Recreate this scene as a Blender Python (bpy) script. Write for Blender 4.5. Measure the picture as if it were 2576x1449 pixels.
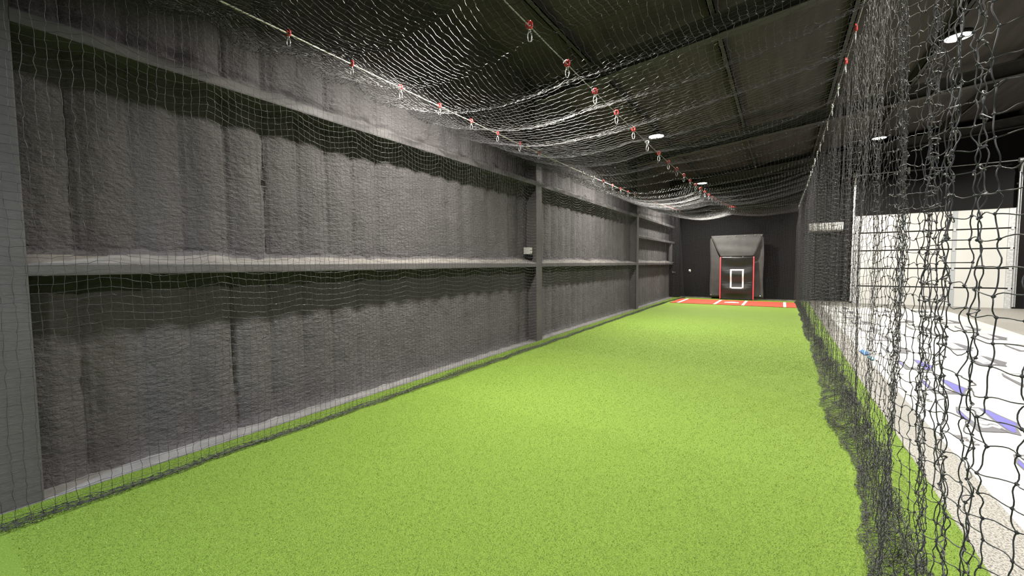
import bpy, bmesh, math, random
import numpy as np
from mathutils import Matrix, Vector

random.seed(7)
rng = np.random.default_rng(11)
for o in list(bpy.data.objects):
    bpy.data.objects.remove(o, do_unlink=True)
S = bpy.context.scene
COL = S.collection

# ------------------------------------------------------------------ camera
CAM_H = 1.40
RW = np.array([[0.83815263, 0.02487877, -0.54486808],
               [0.54538479, -0.05188395, 0.83657844],
               [-0.00745687, -0.99834318, -0.05705517]])     # world axes of image right / down / forward
right, down, fwd = RW[:, 0], RW[:, 1], RW[:, 2]
cam = bpy.data.cameras.new('camera')
cam.sensor_width = 36.0
cam.lens = 1040.0 / 2576.0 * 36.0
cam.clip_start = 0.03
cam.clip_end = 100
cam_o = bpy.data.objects.new('camera', cam)
COL.objects.link(cam_o)
m = Matrix.Identity(4)
for i in range(3):
    m[i][0], m[i][1], m[i][2] = right[i], -down[i], -fwd[i]
m[2][3] = CAM_H
cam_o.matrix_world = m
S.camera = cam_o
CAMP = np.array([0, 0, CAM_H])

# ------------------------------------------------------------------ world, exposure
w = bpy.data.worlds.new('world')
S.world = w
w.use_nodes = True
w.node_tree.nodes['Background'].inputs[0].default_value = (0.5, 0.52, 0.55, 1)
w.node_tree.nodes['Background'].inputs[1].default_value = 0.02
S.view_settings.view_transform = 'Standard'
S.view_settings.look = 'None'
S.view_settings.exposure = 0.0
S.view_settings.gamma = 1.0
S.view_settings.use_curve_mapping = False
LAMP_W = 495.0
LAMP_COL = (1.0, 0.955, 0.86)

# lamps hang in a grid, one over the middle of each bay
LAMPS = [(-2.35, 3.50, 4.12), (-2.35, 9.40, 4.15), (-2.38, 15.80, 4.16),
         (2.20, 9.30, 4.85), (2.22, 15.60, 4.87), (2.20, 3.40, 4.85),
         (-2.35, -2.60, 4.12), (2.20, -2.60, 4.85), (6.70, 3.40, 5.2), (6.70, 9.30, 5.2), (6.70, 15.6, 5.2)]

# ------------------------------------------------------------------ helpers
def link(o, parent=None):
    COL.objects.link(o)
    if parent is not None:
        o.parent = parent
    return o

def tag(o, label=None, cat=None, group=None, kind=None):
    if label: o['label'] = label
    if cat: o['category'] = cat
    if group: o['group'] = group
    if kind: o['kind'] = kind
    return o

def empty(name, loc=(0, 0, 0), rz=0.0):
    o = bpy.data.objects.new(name, None)
    o.location = loc
    o.rotation_euler = (0, 0, rz)
    o.empty_display_size = 0.1
    return link(o)

def np_mesh(name, V, F, smooth=True):
    """V (n,3), F (m,k) of one arity"""
    V = np.ascontiguousarray(V, dtype=np.float32)
    F = np.ascontiguousarray(F, dtype=np.int32)
    me = bpy.data.meshes.new(name)
    me.vertices.add(len(V))
    me.vertices.foreach_set('co', V.ravel())
    k = F.shape[1]
    me.loops.add(F.size)
    me.loops.foreach_set('vertex_index', F.ravel())
    me.polygons.add(len(F))
    me.polygons.foreach_set('loop_start', np.arange(0, F.size, k, dtype=np.int32))
    me.polygons.foreach_set('loop_total', np.full(len(F), k, dtype=np.int32))
    me.polygons.foreach_set('use_smooth', np.full(len(F), smooth, dtype=bool))
    me.update(calc_edges=True)
    return me

def obj_np(name, V, F, mat, parent=None, smooth=True):
    me = np_mesh(name, V, F, smooth)
    me.materials.append(mat)
    return link(bpy.data.objects.new(name, me), parent)

def obj_bm(name, bm, mats, parent=None, smooth=False):
    me = bpy.data.meshes.new(name)
    bmesh.ops.recalc_face_normals(bm, faces=bm.faces[:])
    bm.to_mesh(me)
    bm.free()
    for mt in (mats if isinstance(mats, (list, tuple)) else [mats]):
        me.materials.append(mt)
    if smooth:
        for p in me.polygons:
            p.use_smooth = True
    return link(bpy.data.objects.new(name, me), parent)

def bm_box(bm, x0, x1, y0, y1, z0, z1, bevel=0.0):
    vs = [bm.verts.new(c) for c in ((x0, y0, z0), (x1, y0, z0), (x1, y1, z0), (x0, y1, z0),
                                    (x0, y0, z1), (x1, y0, z1), (x1, y1, z1), (x0, y1, z1))]
    fs = [bm.faces.new([vs[i] for i in q]) for q in ((0, 3, 2, 1), (4, 5, 6, 7), (0, 1, 5, 4), (1, 2, 6, 5), (2, 3, 7, 6), (3, 0, 4, 7))]
    if bevel > 0:
        es = list({e for f in fs for e in f.edges})
        bmesh.ops.bevel(bm, geom=es, offset=bevel, segments=2, affect='EDGES', profile=0.7)
    return vs

def box(name, x0, x1, y0, y1, z0, z1, mat, parent=None, bevel=0.0):
    bm = bmesh.new()
    bm_box(bm, x0, x1, y0, y1, z0, z1, bevel)
    return obj_bm(name, bm, mat, parent)

def bm_lathe(bm, prof, seg=24, c=(0, 0, 0)):
    """profile of (r, z); closed with fans where r == 0"""
    rings = []
    for r, z in prof:
        if r <= 1e-6:
            rings.append([bm.verts.new((c[0], c[1], c[2] + z))])
        else:
            rings.append([bm.verts.new((c[0] + r * math.cos(2 * math.pi * i / seg), c[1] + r * math.sin(2 * math.pi * i / seg), c[2] + z)) for i in range(seg)])
    for a, b in zip(rings[:-1], rings[1:]):
        for i in range(seg):
            j = (i + 1) % seg
            if len(a) == 1 and len(b) == 1: continue
            if len(a) == 1: bm.faces.new((a[0], b[i], b[j]))
            elif len(b) == 1: bm.faces.new((a[i], a[j], b[0]))
            else: bm.faces.new((a[i], a[j], b[j], b[i]))

def tube_arrays(path, r, k=6, closed=False):
    """swept tube along one polyline (n,3) -> verts, quads"""
    P = np.asarray(path, float)
    n = len(P)
    if closed:
        T = np.roll(P, -1, 0) - np.roll(P, 1, 0)
    else:
        T = np.gradient(P, axis=0)
    T /= np.linalg.norm(T, axis=1)[:, None] + 1e-12
    ref = np.array([0, 0, 1.0]) if abs(T[:, 2]).mean() < 0.7 else np.array([1.0, 0, 0])
    A = np.cross(T, ref)
    A /= np.linalg.norm(A, axis=1)[:, None] + 1e-9
    B = np.cross(T, A)
    ang = np.linspace(0, 2 * np.pi, k, endpoint=False)
    rr = np.broadcast_to(np.asarray(r, float), (n,))
    V = P[:, None, :] + rr[:, None, None] * (np.cos(ang)[None, :, None] * A[:, None, :] + np.sin(ang)[None, :, None] * B[:, None, :])
    V = V.reshape(-1, 3)
    F = []
    for i in range(n if closed else n - 1):
        a = i * k; b = ((i + 1) % n) * k
        for j in range(k):
            jj = (j + 1) % k
            F.append((a + j, a + jj, b + jj, b + j))
    return V, np.array(F, np.int32)

def merge(parts):
    Vs, Fs, off = [], [], 0
    for V, F in parts:
        Vs.append(V); Fs.append(F + off); off += len(V)
    return np.concatenate(Vs), np.concatenate(Fs)

# value noise ----------------------------------------------------------
_perm = rng.random((256, 256))
def vnoise(x, y):
    xi = np.floor(x).astype(int); yi = np.floor(y).astype(int)
    fx = x - xi; fy = y - yi
    fx = fx * fx * (3 - 2 * fx); fy = fy * fy * (3 - 2 * fy)
    g = lambda a, b: _perm[a % 256, b % 256]
    return (g(xi, yi) * (1 - fx) + g(xi + 1, yi) * fx) * (1 - fy) + (g(xi, yi + 1) * (1 - fx) + g(xi + 1, yi + 1) * fx) * fy - 0.5
def fbm(x, y, o=3):
    s = 0; a = 1.0
    for i in range(o):
        s = s + a * vnoise(x * 2 ** i + 17.3 * i, y * 2 ** i + 5.1 * i); a *= 0.5
    return s

# ------------------------------------------------------------------ materials
def mat_new(name, col=(0.5, 0.5, 0.5), rough=0.6, metal=0.0, spec=0.5):
    mt = bpy.data.materials.new(name)
    mt.use_nodes = True
    b = mt.node_tree.nodes['Principled BSDF']
    b.inputs['Base Color'].default_value = (*col, 1)
    b.inputs['Roughness'].default_value = rough
    b.inputs['Metallic'].default_value = metal
    b.inputs['Specular IOR Level'].default_value = spec
    return mt

def add_noise(mt, c1, c2, scale=(10, 10, 10), detail=4, lo=0.35, hi=0.65, bump=0.0, bdist=0.01, bscale=None, brough=0.6, bdetail=6):
    nt = mt.node_tree; N = nt.nodes; L = nt.links
    b = N['Principled BSDF']
    tc = N.new('ShaderNodeTexCoord'); mp = N.new('ShaderNodeMapping')
    mp.inputs['Scale'].default_value = scale
    L.new(tc.outputs['Object'], mp.inputs['Vector'])
    nz = N.new('ShaderNodeTexNoise'); nz.inputs['Scale'].default_value = 1.0; nz.inputs['Detail'].default_value = detail
    L.new(mp.outputs[0], nz.inputs['Vector'])
    cr = N.new('ShaderNodeValToRGB')
    cr.color_ramp.elements[0].position = lo; cr.color_ramp.elements[1].position = hi
    cr.color_ramp.elements[0].color = (*c1, 1); cr.color_ramp.elements[1].color = (*c2, 1)
    L.new(nz.outputs['Fac'], cr.inputs['Fac'])
    L.new(cr.outputs['Color'], b.inputs['Base Color'])
    if bump > 0:
        mp2 = N.new('ShaderNodeMapping'); mp2.inputs['Scale'].default_value = bscale or scale
        L.new(tc.outputs['Object'], mp2.inputs['Vector'])
        n2 = N.new('ShaderNodeTexNoise'); n2.inputs['Scale'].default_value = 1.0; n2.inputs['Detail'].default_value = bdetail
        n2.inputs['Roughness'].default_value = brough
        L.new(mp2.outputs[0], n2.inputs['Vector'])
        bp = N.new('ShaderNodeBump'); bp.inputs['Strength'].default_value = bump; bp.inputs['Distance'].default_value = bdist
        L.new(n2.outputs['Fac'], bp.inputs['Height'])
        L.new(bp.outputs[0], b.inputs['Normal'])
    return mt

M = {}
M['foam'] = add_noise(mat_new('sprayed_foam', rough=0.75, spec=0.35), (0.045, 0.0415, 0.0435), (0.0635, 0.0585, 0.0605), (1.5, 1.5, 1.5), 4, 0.3, 0.7,
                      bump=0.85, bdist=0.034, bscale=(26, 23, 42), brough=0.62)
M['foam_pale'] = add_noise(mat_new('pale_foam', rough=0.85, spec=0.3), (0.085, 0.079, 0.074), (0.135, 0.126, 0.116), (9, 9, 30), 4, 0.3, 0.7, bump=0.6, bdist=0.01, bscale=(30, 30, 60))
M['steel_dark'] = add_noise(mat_new('painted_steel', rough=0.6, spec=0.4), (0.047, 0.044, 0.0455), (0.06, 0.0565, 0.058), (3, 3, 3), 4, 0.3, 0.7,
                            bump=0.35, bdist=0.006, bscale=(40, 40, 60))
M['roof'] = add_noise(mat_new('roof_lining', rough=0.8, spec=0.3), (0.039, 0.0335, 0.034), (0.068, 0.059, 0.058), (6, 0.6, 6), 4, 0.3, 0.7,
                      bump=0.4, bdist=0.02, bscale=(9, 0.8, 9))
M['roof_steel'] = add_noise(mat_new('roof_steel', rough=0.7, spec=0.3), (0.045, 0.043, 0.042), (0.065, 0.062, 0.06), (4, 4, 4))
M['black_wall'] = add_noise(mat_new('black_wall', rough=0.8, spec=0.15), (0.0042, 0.004, 0.004), (0.0068, 0.0064, 0.0063), (1.2, 1.2, 0.6), 3, 0.3, 0.7,
                            bump=0.15, bdist=0.01, bscale=(30, 30, 30))
M['net'] = mat_new('black_twine', (0.018, 0.0175, 0.0195), 0.52, 0.0, 0.45)
M['cable'] = mat_new('wire_rope', (0.62, 0.60, 0.55), 0.4, 0.3)
M['cable_thin'] = mat_new('thin_wire_rope', (0.35, 0.35, 0.36), 0.4, 0.6)
M['red'] = mat_new('red_plastic', (0.496, 0.036, 0.036), 0.35)
M['silver'] = mat_new('zinc_steel', (0.72, 0.74, 0.74), 0.28, 0.9)
M['ledge'] = add_noise(mat_new('overspray_ledge', rough=0.8), (0.0832, 0.08, 0.07936), (0.1216, 0.1178, 0.1152), (7, 7, 7), bump=0.4, bdist=0.006, bscale=(40, 40, 40))
M['white_pl'] = mat_new('white_plastic', (0.434, 0.434, 0.42), 0.4)
M['grey_pl'] = mat_new('grey_plastic', (0.32, 0.32, 0.31), 0.5)
M['dark_gap'] = mat_new('dark_gap', (0.012, 0.012, 0.012), 0.6)
M['door_white'] = add_noise(mat_new('white_door_steel', rough=0.5), (0.4032, 0.3996, 0.3852), (0.4464, 0.4428, 0.4284), (1, 1, 1), 2)
M['galv'] = add_noise(mat_new('galvanised', rough=0.45, metal=0.5), (0.42, 0.43, 0.44), (0.60, 0.61, 0.62), (20, 20, 20))
M['galv_dull'] = mat_new('dull_galvanised', (0.34, 0.36, 0.38), 0.5, 0.3)
M['vinyl_grey'] = add_noise(mat_new('grey_vinyl', rough=0.7, spec=0.25), (0.03968, 0.03904, 0.0384), (0.0544, 0.05312, 0.05184), (3, 3, 3), bump=0.2, bdist=0.01, bscale=(4, 4, 9))
M['vinyl_black'] = add_noise(mat_new('black_vinyl', rough=0.35, spec=0.5), (0.00704, 0.00704, 0.00704), (0.01088, 0.01088, 0.01088), (3, 3, 3), bump=0.6, bdist=0.02, bscale=(1.6, 3, 9), bdetail=2)
M['white_paint'] = mat_new('white_marking', (0.496, 0.496, 0.488), 0.6)
M['red_strip'] = mat_new('red_strip', (0.62, 0.05, 0.06), 0.5)
M['mat_red'] = add_noise(mat_new('red_turf_mat', rough=0.9, spec=0.2), (0.2304, 0.032, 0.0192), (0.3072, 0.04992, 0.0288), (90, 90, 90), 3, bump=0.4, bdist=0.004, bscale=(300, 300, 300))
M['turf'] = add_noise(mat_new('artificial_turf', rough=0.8, spec=0.25), (0.0625, 0.1101, 0.0092), (0.1458, 0.2232, 0.0256), (170, 170, 170), 3, 0.3, 0.72,
                      bump=0.9, bdist=0.01, bscale=(260, 260, 260), bdetail=4)
M['concrete'] = mat_new('speckled_floor', rough=0.6)
M['sheet'] = add_noise(mat_new('white_wrap', rough=0.55, spec=0.35), (0.235, 0.231, 0.218), (0.268, 0.264, 0.25), (3, 1.5, 3), 4, 0.3, 0.7,
                       bump=0.25, bdist=0.01, bscale=(14, 5, 14))
M['print_grey'] = mat_new('grey_print', (0.030, 0.0295, 0.037), 0.55)
M['print_blue'] = add_noise(mat_new('blue_print', rough=0.55), (0.020, 0.016, 0.165), (0.032, 0.027, 0.20), (14, 14, 14))
M['print_white'] = mat_new('white_print', (0.30, 0.30, 0.295), 0.55)
M['tape'] = mat_new('blue_tape', (0.01, 0.09, 0.30), 0.5)
M['tape_pale'] = mat_new('pale_blue_tape', (0.08, 0.25, 0.35), 0.5)
M['tan'] = add_noise(mat_new('bare_sill', rough=0.8), (0.091, 0.0805, 0.07), (0.168, 0.154, 0.133), (4, 4, 4))
M['lamp_body'] = mat_new('lamp_housing', (0.05, 0.05, 0.052), 0.5, 0.4)
em = bpy.data.materials.new('lamp_lens'); em.use_nodes = True
eb = em.node_tree.nodes['Principled BSDF']
eb.inputs['Base Color'].default_value = (0.9, 0.88, 0.8, 1)
eb.inputs['Emission Color'].default_value = (1, 0.95, 0.82, 1)
eb.inputs['Emission Strength'].default_value = 18.0
M['lens'] = em

def setup_concrete():
    nt = M['concrete'].node_tree; N = nt.nodes; L = nt.links; b = N['Principled BSDF']
    tc = N.new('ShaderNodeTexCoord')
    n1 = N.new('ShaderNodeTexNoise'); n1.inputs['Scale'].default_value = 105; n1.inputs['Detail'].default_value = 5; n1.inputs['Roughness'].default_value = 0.7
    n2 = N.new('ShaderNodeTexNoise'); n2.inputs['Scale'].default_value = 1.3; n2.inputs['Detail'].default_value = 4
    L.new(tc.outputs['Object'], n1.inputs['Vector']); L.new(tc.outputs['Object'], n2.inputs['Vector'])
    c1 = N.new('ShaderNodeValToRGB')
    e = c1.color_ramp.elements
    e[0].position = 0.43; e[0].color = (0.013, 0.012, 0.011, 1)
    e[1].position = 0.51; e[1].color = (0.165, 0.157, 0.142, 1)
    L.new(n1.outputs['Fac'], c1.inputs['Fac'])
    c2 = N.new('ShaderNodeValToRGB')
    c2.color_ramp.elements[0].position = 0.3; c2.color_ramp.elements[0].color = (0.80, 0.80, 0.78, 1)
    c2.color_ramp.elements[1].position = 0.7; c2.color_ramp.elements[1].color = (1, 1, 1, 1)
    L.new(n2.outputs['Fac'], c2.inputs['Fac'])
    mx = N.new('ShaderNodeMixRGB'); mx.blend_type = 'MULTIPLY'; mx.inputs[0].default_value = 1
    L.new(c1.outputs[0], mx.inputs[1]); L.new(c2.outputs[0], mx.inputs[2])
    L.new(mx.outputs[0], b.inputs['Base Color'])
setup_concrete()

def setup_blade():
    mt = mat_new('turf_blade', rough=0.55, spec=0.35)
    nt = mt.node_tree; N = nt.nodes; L = nt.links; b = N['Principled BSDF']
    g = N.new('ShaderNodeNewGeometry')
    cr = N.new('ShaderNodeValToRGB')
    e = cr.color_ramp.elements
    e[0].position = 0.0; e[0].color = (0.0625, 0.1101, 0.0092, 1)
    e[1].position = 1.0; e[1].color = (0.1964, 0.2738, 0.0435, 1)
    k = e.new(0.55); k.color = (0.1042, 0.1726, 0.0164, 1)
    L.new(g.outputs['Random Per Island'], cr.inputs['Fac'])
    L.new(cr.outputs[0], b.inputs['Base Color'])
    return mt
M['blade'] = setup_blade()

# ================================================================== THE SHELL
XW = -3.88          # foam face of the left wall
XF = -3.66          # inner face of columns and rails on that wall
YB = 18.10          # back wall
YF = -5.0
XR = 9.0
def roof_z(x): return 5.16 + 0.10 * x
COLS_Y = [0.38, 6.53, 12.62]

tag(box('floor', -4.2, XR, YF, YB + 0.2, -0.15, 0.0, M['concrete']), 'light speckled concrete floor of the building', kind='structure')

# left wall: sprayed foam over ribbed sheeting
def build_foam():
    ys = np.concatenate([np.arange(-1.6, 4.0, 0.020), np.arange(4.0, 9.0, 0.030), np.arange(9.0, YB + 0.03, 0.04)])
    zs = np.unique(np.round(np.concatenate([np.arange(0.0, 4.79, 0.030), np.arange(1.42, 1.56, 0.007), np.arange(2.85, 3.0, 0.01)]), 4))
    Y, Z = np.meshgrid(ys, zs, indexing='ij')
    X = np.full_like(Y, XW)
    X += 0.018 * fbm(Y * 1.1, Z * 0.9, 3) + 0.012 * fbm(Y * 7, Z * 5, 2) + 0.008 * fbm(Y * 16, Z * 34, 2)
    # grooves over the sheeting ribs, every foot
    gp = (Y - 1.017) / 0.305
    gi = np.round(gp).astype(int)
    d = (gp - gi) * 0.305 + 0.012 * fbm(Z * 2.2 + gi * 3.7, gi * 1.3 + 0 * Z, 2)
    st = 0.55 + 0.9 * (_perm[gi % 256, 7] - 0.35) + 0.7 * fbm(Z * 1.3, gi * 2.1 + 0.5, 2)
    st = np.clip(st, 0.25, 1.4)
    X -= 0.036 * st * np.exp(-(d / 0.014) ** 2)
    X -= 0.008 * np.clip(st, 0, 1) * np.exp(-((np.abs(d) - 0.05) / 0.03) ** 2)
    X += 0.010 * np.cos(2 * np.pi * gp) * -0.6
    # foam heaped on the rails
    X = np.where(Z < 1.39, X + 0.02, X)
    hh = 0.07 + 0.05 * fbm(Y * 2.3, 0 * Y + 3.3, 3) + 0.025 * fbm(Y * 11, 0 * Y + 8.3, 2)
    q = np.clip((Z - 1.424) / np.clip(hh, 0.025, 0.2), 0, 4)
    X = np.where(Z > 1.41, np.maximum(X, XF - 0.004 - 0.20 * q ** 0.8 + 0.012 * fbm(Y * 18, Z * 50, 2) - np.where(q > 1.3, 1, 0)), X)
    q2 = np.clip((Z - 2.862) / (0.05 + 0.03 * fbm(Y * 2.7, 2 + 0 * Y, 3)), 0, None)
    X += np.where(Z >= 2.84, 0.17 * np.exp(-q2 ** 1.3), 0)
    X = np.minimum(X, XF - 0.004)
    # flare at the foot
    X += 0.03 * np.exp(-(Z / (0.035 + 0.03 * np.abs(fbm(Y * 3, 0 * Y, 2)))) ** 1.5)
    V = np.stack([X, Y, Z], -1).reshape(-1, 3)
    ny, nz = len(ys), len(zs)
    i = np.arange(ny - 1)[:, None] * nz + np.arange(nz - 1)[None, :]
    F = np.stack([i, i + nz, i + nz + 1, i + 1], -1).reshape(-1, 4)
    o = obj_np('wall_left', V, F, M['foam'])
    o.data.materials.append(M['foam_pale'])
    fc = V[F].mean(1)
    idx = ((fc[:, 2] > 1.418) & (fc[:, 2] < 1.56) & (fc[:, 0] > XF - 0.165)).astype(np.int32)  # paler second material on the foam heaped on the middle rail
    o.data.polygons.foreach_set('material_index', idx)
    tag(o, 'dark grey side wall covered in rough sprayed foam', kind='structure')
    return o
wall_left = build_foam()
box('backing', -4.2, -4.02, YF, YB + 0.2, 0, 4.9, M['foam'], wall_left)

def column(y):
    bm = bmesh.new()
    bm_box(bm, XF - 0.022, XF, y - 0.10, y + 0.10, 0, 4.55, 0.006)
    bm_box(bm, -4.0, XF - 0.018, y - 0.02, y + 0.02, 0, 4.55)
    return obj_bm('column', bm, M['steel_dark'], wall_left)
for y in COLS_Y: column(y)
def girt(y0, y1, z0, z1, lip=True):
    bm = bmesh.new()
    n = max(2, int((y1 - y0) / 0.25))
    ysn = np.linspace(y0, y1, n + 1)
    prof = [(XW - 0.08, z0 + 0.012), (XF - 0.012, z0 + 0.004), (XF - 0.002, z0), (XF, z0 + 0.012), (XF, z1 - 0.012), (XF - 0.006, z1 - 0.002), (XF - 0.03, z1), (XW - 0.08, z1)]
    rings = []
    for q, yy in enumerate(ysn):
        jx = 0.004 * float(fbm(np.array([yy * 1.7]), np.array([z0 * 3]), 2)[0]); jz = 0.004 * float(fbm(np.array([yy * 2.3]), np.array([z0 * 5 + 2]), 2)[0])
        rings.append([bm.verts.new((a + jx, yy, b + jz)) for a, b in prof])
    for a, b in zip(rings[:-1], rings[1:]):
        for j in range(len(prof)):
            jj = (j + 1) % len(prof)
            bm.faces.new((a[j], a[jj], b[jj], b[j]))
    bm.faces.new(rings[0]); bm.faces.new(rings[-1][::-1])
    return obj_bm('rail', bm, M['steel_dark'], wall_left)
edges = [-1.6] + COLS_Y
for k in range(4):
    y0 = edges[k] + (0.10 if k else 0); y1 = (COLS_Y[k] - 0.10) if k < 3 else 17.75
    if k < 3:
        girt(y0, y1, 1.352, 1.428); girt(y0, y1, 2.785, 2.868)
    else:
        girt(y0, 17.42, 1.352, 1.428); girt(y0, y1, 2.80, 2.885); girt(y0, 17.75, 2.185, 2.265)
box('jamb', XF - 0.12, XF - 0.01, 17.30, 17.42, 1.428, 2.185, M['steel_dark'], wall_left, 0.01)

tag(box('baseboard_left', -4.0, -3.655, YF, YB, 0.0, 0.014, M['ledge']), 'pale grey floor strip along the foam wall', kind='structure')
tag(box('trim_1', -3.9, -3.49, 17.76, YB, 0, 4.75, M['black_wall'], bevel=0.01), 'black boxed corner post between foam wall and back wall', kind='structure')

# back, right and front walls
def gable(name, y0, y1, x0, x1, mat):
    bm = bmesh.new()
    pr = [(x0, 0), (x1, 0), (x1, roof_z(x1)), (x0, roof_z(x0))]
    a = [bm.verts.new((p[0], y0, p[1])) for p in pr]; b = [bm.verts.new((p[0], y1, p[1])) for p in pr]
    bm.faces.new(a); bm.faces.new(b[::-1])
    for i in range(4):
        j = (i + 1) % 4
        bm.faces.new((a[i], a[j], b[j], b[i]))
    return obj_bm(name, bm, mat)
tag(gable('wall_back', YB, YB + 0.2, -4.2, XR, M['black_wall']), 'plain black end wall behind the batting cage', kind='structure')
tag(gable('wall_front', YF - 0.2, YF, -4.2, XR, M['foam']), 'foam covered end wall behind the viewer', kind='structure')
tag(box('wall_right', XR, XR + 0.2, YF, YB, 0, roof_z(XR), M['foam']), 'far side wall of the hall', kind='structure')
tag(box('baseboard_back', -3.48, 1.98, YB - 0.05, YB, 0, 0.035, M['tan']), 'thin tan sill along the foot of the black back wall', kind='structure')

# ceiling: lining, roof beams along the hall, frames across it
def build_ceiling():
    xs = np.linspace(-4.2, XR, 60); ys = np.linspace(YF, YB + 0.2, 120)
    X, Y = np.meshgrid(xs, ys, indexing='ij')
    Z = roof_z(X) + 0.02 * fbm(X * 0.9, Y * 0.35, 2) - 0.035 * np.abs(np.sin(np.pi * (X + 0.92) / 1.66)) ** 0.7
    V = np.stack([X, Y, Z], -1).reshape(-1, 3)
    n = len(ys)
    i = np.arange(len(xs) - 1)[:, None] * n + np.arange(n - 1)[None, :]
    F = np.stack([i, i + 1, i + n + 1, i + n], -1).reshape(-1, 4)
    o = obj_np('ceiling', V, F, M['roof'])
    return tag(o, 'dark sloping roof lined with black insulation', kind='structure')
ceiling = build_ceiling()
PURL_X = [-2.75, -0.92, 0.77, 2.20, 3.95, 5.6, 7.3]
for px in PURL_X:
    bm = bmesh.new(); zt = roof_z(px) + 0.02; zb = 4.94 + 0.10 * px
    bm_box(bm, px - 0.008, px + 0.008, YF, YB, zb, zt)
    bm_box(bm, px - 0.008, px + 0.075, YF, YB, zb, zb + 0.012)
    bm_box(bm, px + 0.063, px + 0.075, YF, YB, zb, zb + 0.03)
    obj_bm('purlin', bm, M['roof_steel'], ceiling)
for ry in (0.42, 6.62, 12.42, 17.95):
    bm = bmesh.new()
    for (z0, z1, hw) in ((4.64, 4.652, 0.09), (4.652, 4.928, 0.006), (4.928, 4.94, 0.09)):
        vs = []
        for x in (-3.9, XR):
            for yy in (ry - hw, ry + hw):
                for z in (z0, z1):
                    vs.append(bm.verts.new((x, yy, z + 0.10 * x)))
        for q in ((0, 1, 3, 2), (4, 6, 7, 5), (0, 4, 5, 1), (2, 3, 7, 6), (0, 2, 6, 4), (1, 5, 7, 3)):
            bm.faces.new([vs[i] for i in q])
    obj_bm('rafter', bm, M['roof_steel'], ceiling)

# ------------------------------------------------------------------ lamps
def lamp_words(i):
    return ['round high bay light above the cage nearest the viewer', 'round high bay light above the middle of the cage netting',
            'farthest round high bay light above the cage, near the back wall', 'large looking round light seen through the near side net',
            'round high bay light above the white overhead door, seen through the net', 'round high bay light over the open floor beside the viewer',
            'round high bay light over the cage behind the viewer', 'round high bay light over the open floor behind the viewer',
            'round light in the far row beside the viewer', 'round light in the far row at mid hall', 'round light in the far row near the back wall'][i]
def build_lamp(i, x, y, z):
    t = empty('high_bay_light', (x, y, z))
    tag(t, lamp_words(i), 'ceiling light', 'round high bay lights under the roof')
    bm = bmesh.new()
    bm_lathe(bm, [(0, 0.145), (0.05, 0.145), (0.055, 0.10), (0.075, 0.085), (0.10, 0.075), (0.165, 0.06), (0.172, 0.03), (0.175, 0.0), (0.165, -0.004), (0.150, 0.004)], 32)
    obj_bm('housing', bm, M['lamp_body'], t, True)
    bm = bmesh.new()
    bm_lathe(bm, [(0.152, 0.002), (0.152, -0.004), (0.10, -0.012), (0, -0.016)], 32)
    obj_bm('lens', bm, M['lens'], t, True)
    top = roof_z(x) - z - 0.07
    bm = bmesh.new()
    bm_lathe(bm, [(0, top + 0.1), (0.006, top + 0.1), (0.006, 0.14), (0, 0.14)], 8)
    bm_lathe(bm, [(0, 0.17), (0.018, 0.17), (0.018, 0.14), (0, 0.14)], 10)
    obj_bm('hanger', bm, M['lamp_body'], t)
    ld = bpy.data.lights.new('lamp_light', 'AREA')
    ld.shape = 'DISK'; ld.size = 0.30; ld.energy = LAMP_W; ld.color = (0.70, 0.86, 1.0) if y < 0 and x < 0 else LAMP_COL  # unseen rear left lamp given an added cool tint to blue the near wall
    ld.spread = math.radians(147)
    lo = bpy.data.objects.new('lamp_light', ld)
    lo.location = (0, 0, -0.022)
    link(lo, t)
for i, L_ in enumerate(LAMPS): build_lamp(i, *L_)

# ================================================================== FLOOR COVERINGS
turf = box('artificial_turf', -3.65, 0.81, YF + 0.2, 17.85, 0.0, 0.012, M['turf'])
tag(turf, 'bright lime green artificial turf running the length of the cage', 'turf')
def blades():
    def field(x0, x1, y0, y1, dens, h, wd, fade=False):
        n = int((x1 - x0) * (y1 - y0) * dens)
        x = rng.uniform(x0, x1, n); y = rng.uniform(y0, y1, n)
        if fade: y = y0 + (y1 - y0) * (1 - np.sqrt(1 - rng.random(n)))
        a = rng.uniform(0, 2 * np.pi, n); hh = h * rng.uniform(0.6, 1.2, n)
        lean = rng.normal(0, 0.6, (n, 2)) * h + np.array([0.004, -0.003])
        c, s = np.cos(a) * wd, np.sin(a) * wd
        p = np.stack([x, y, np.full(n, 0.010)], -1)
        v0 = p + np.stack([c, s, 0 * c], -1); v1 = p - np.stack([c, s, 0 * c], -1)
        v2 = p + np.stack([lean[:, 0], lean[:, 1], hh], -1)
        return np.stack([v0, v1, v2], 1).reshape(-1, 3)
    V = np.concatenate([field(-3.65, 0.81, 0.3, 3.2, 19000, 0.009, 0.0013), field(-3.65, 0.81, 3.2, 6.0, 9500, 0.009, 0.0019),
                        field(-3.65, 0.81, 6.0, 12.0, 4500, 0.009, 0.0025, True)])
    F = np.arange(len(V)).reshape(-1, 3)
    o = obj_np('turf_blades', V, F, M['blade'], turf, False)
    tag(o, 'short green turf fibres', kind='stuff')
blades()

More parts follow.
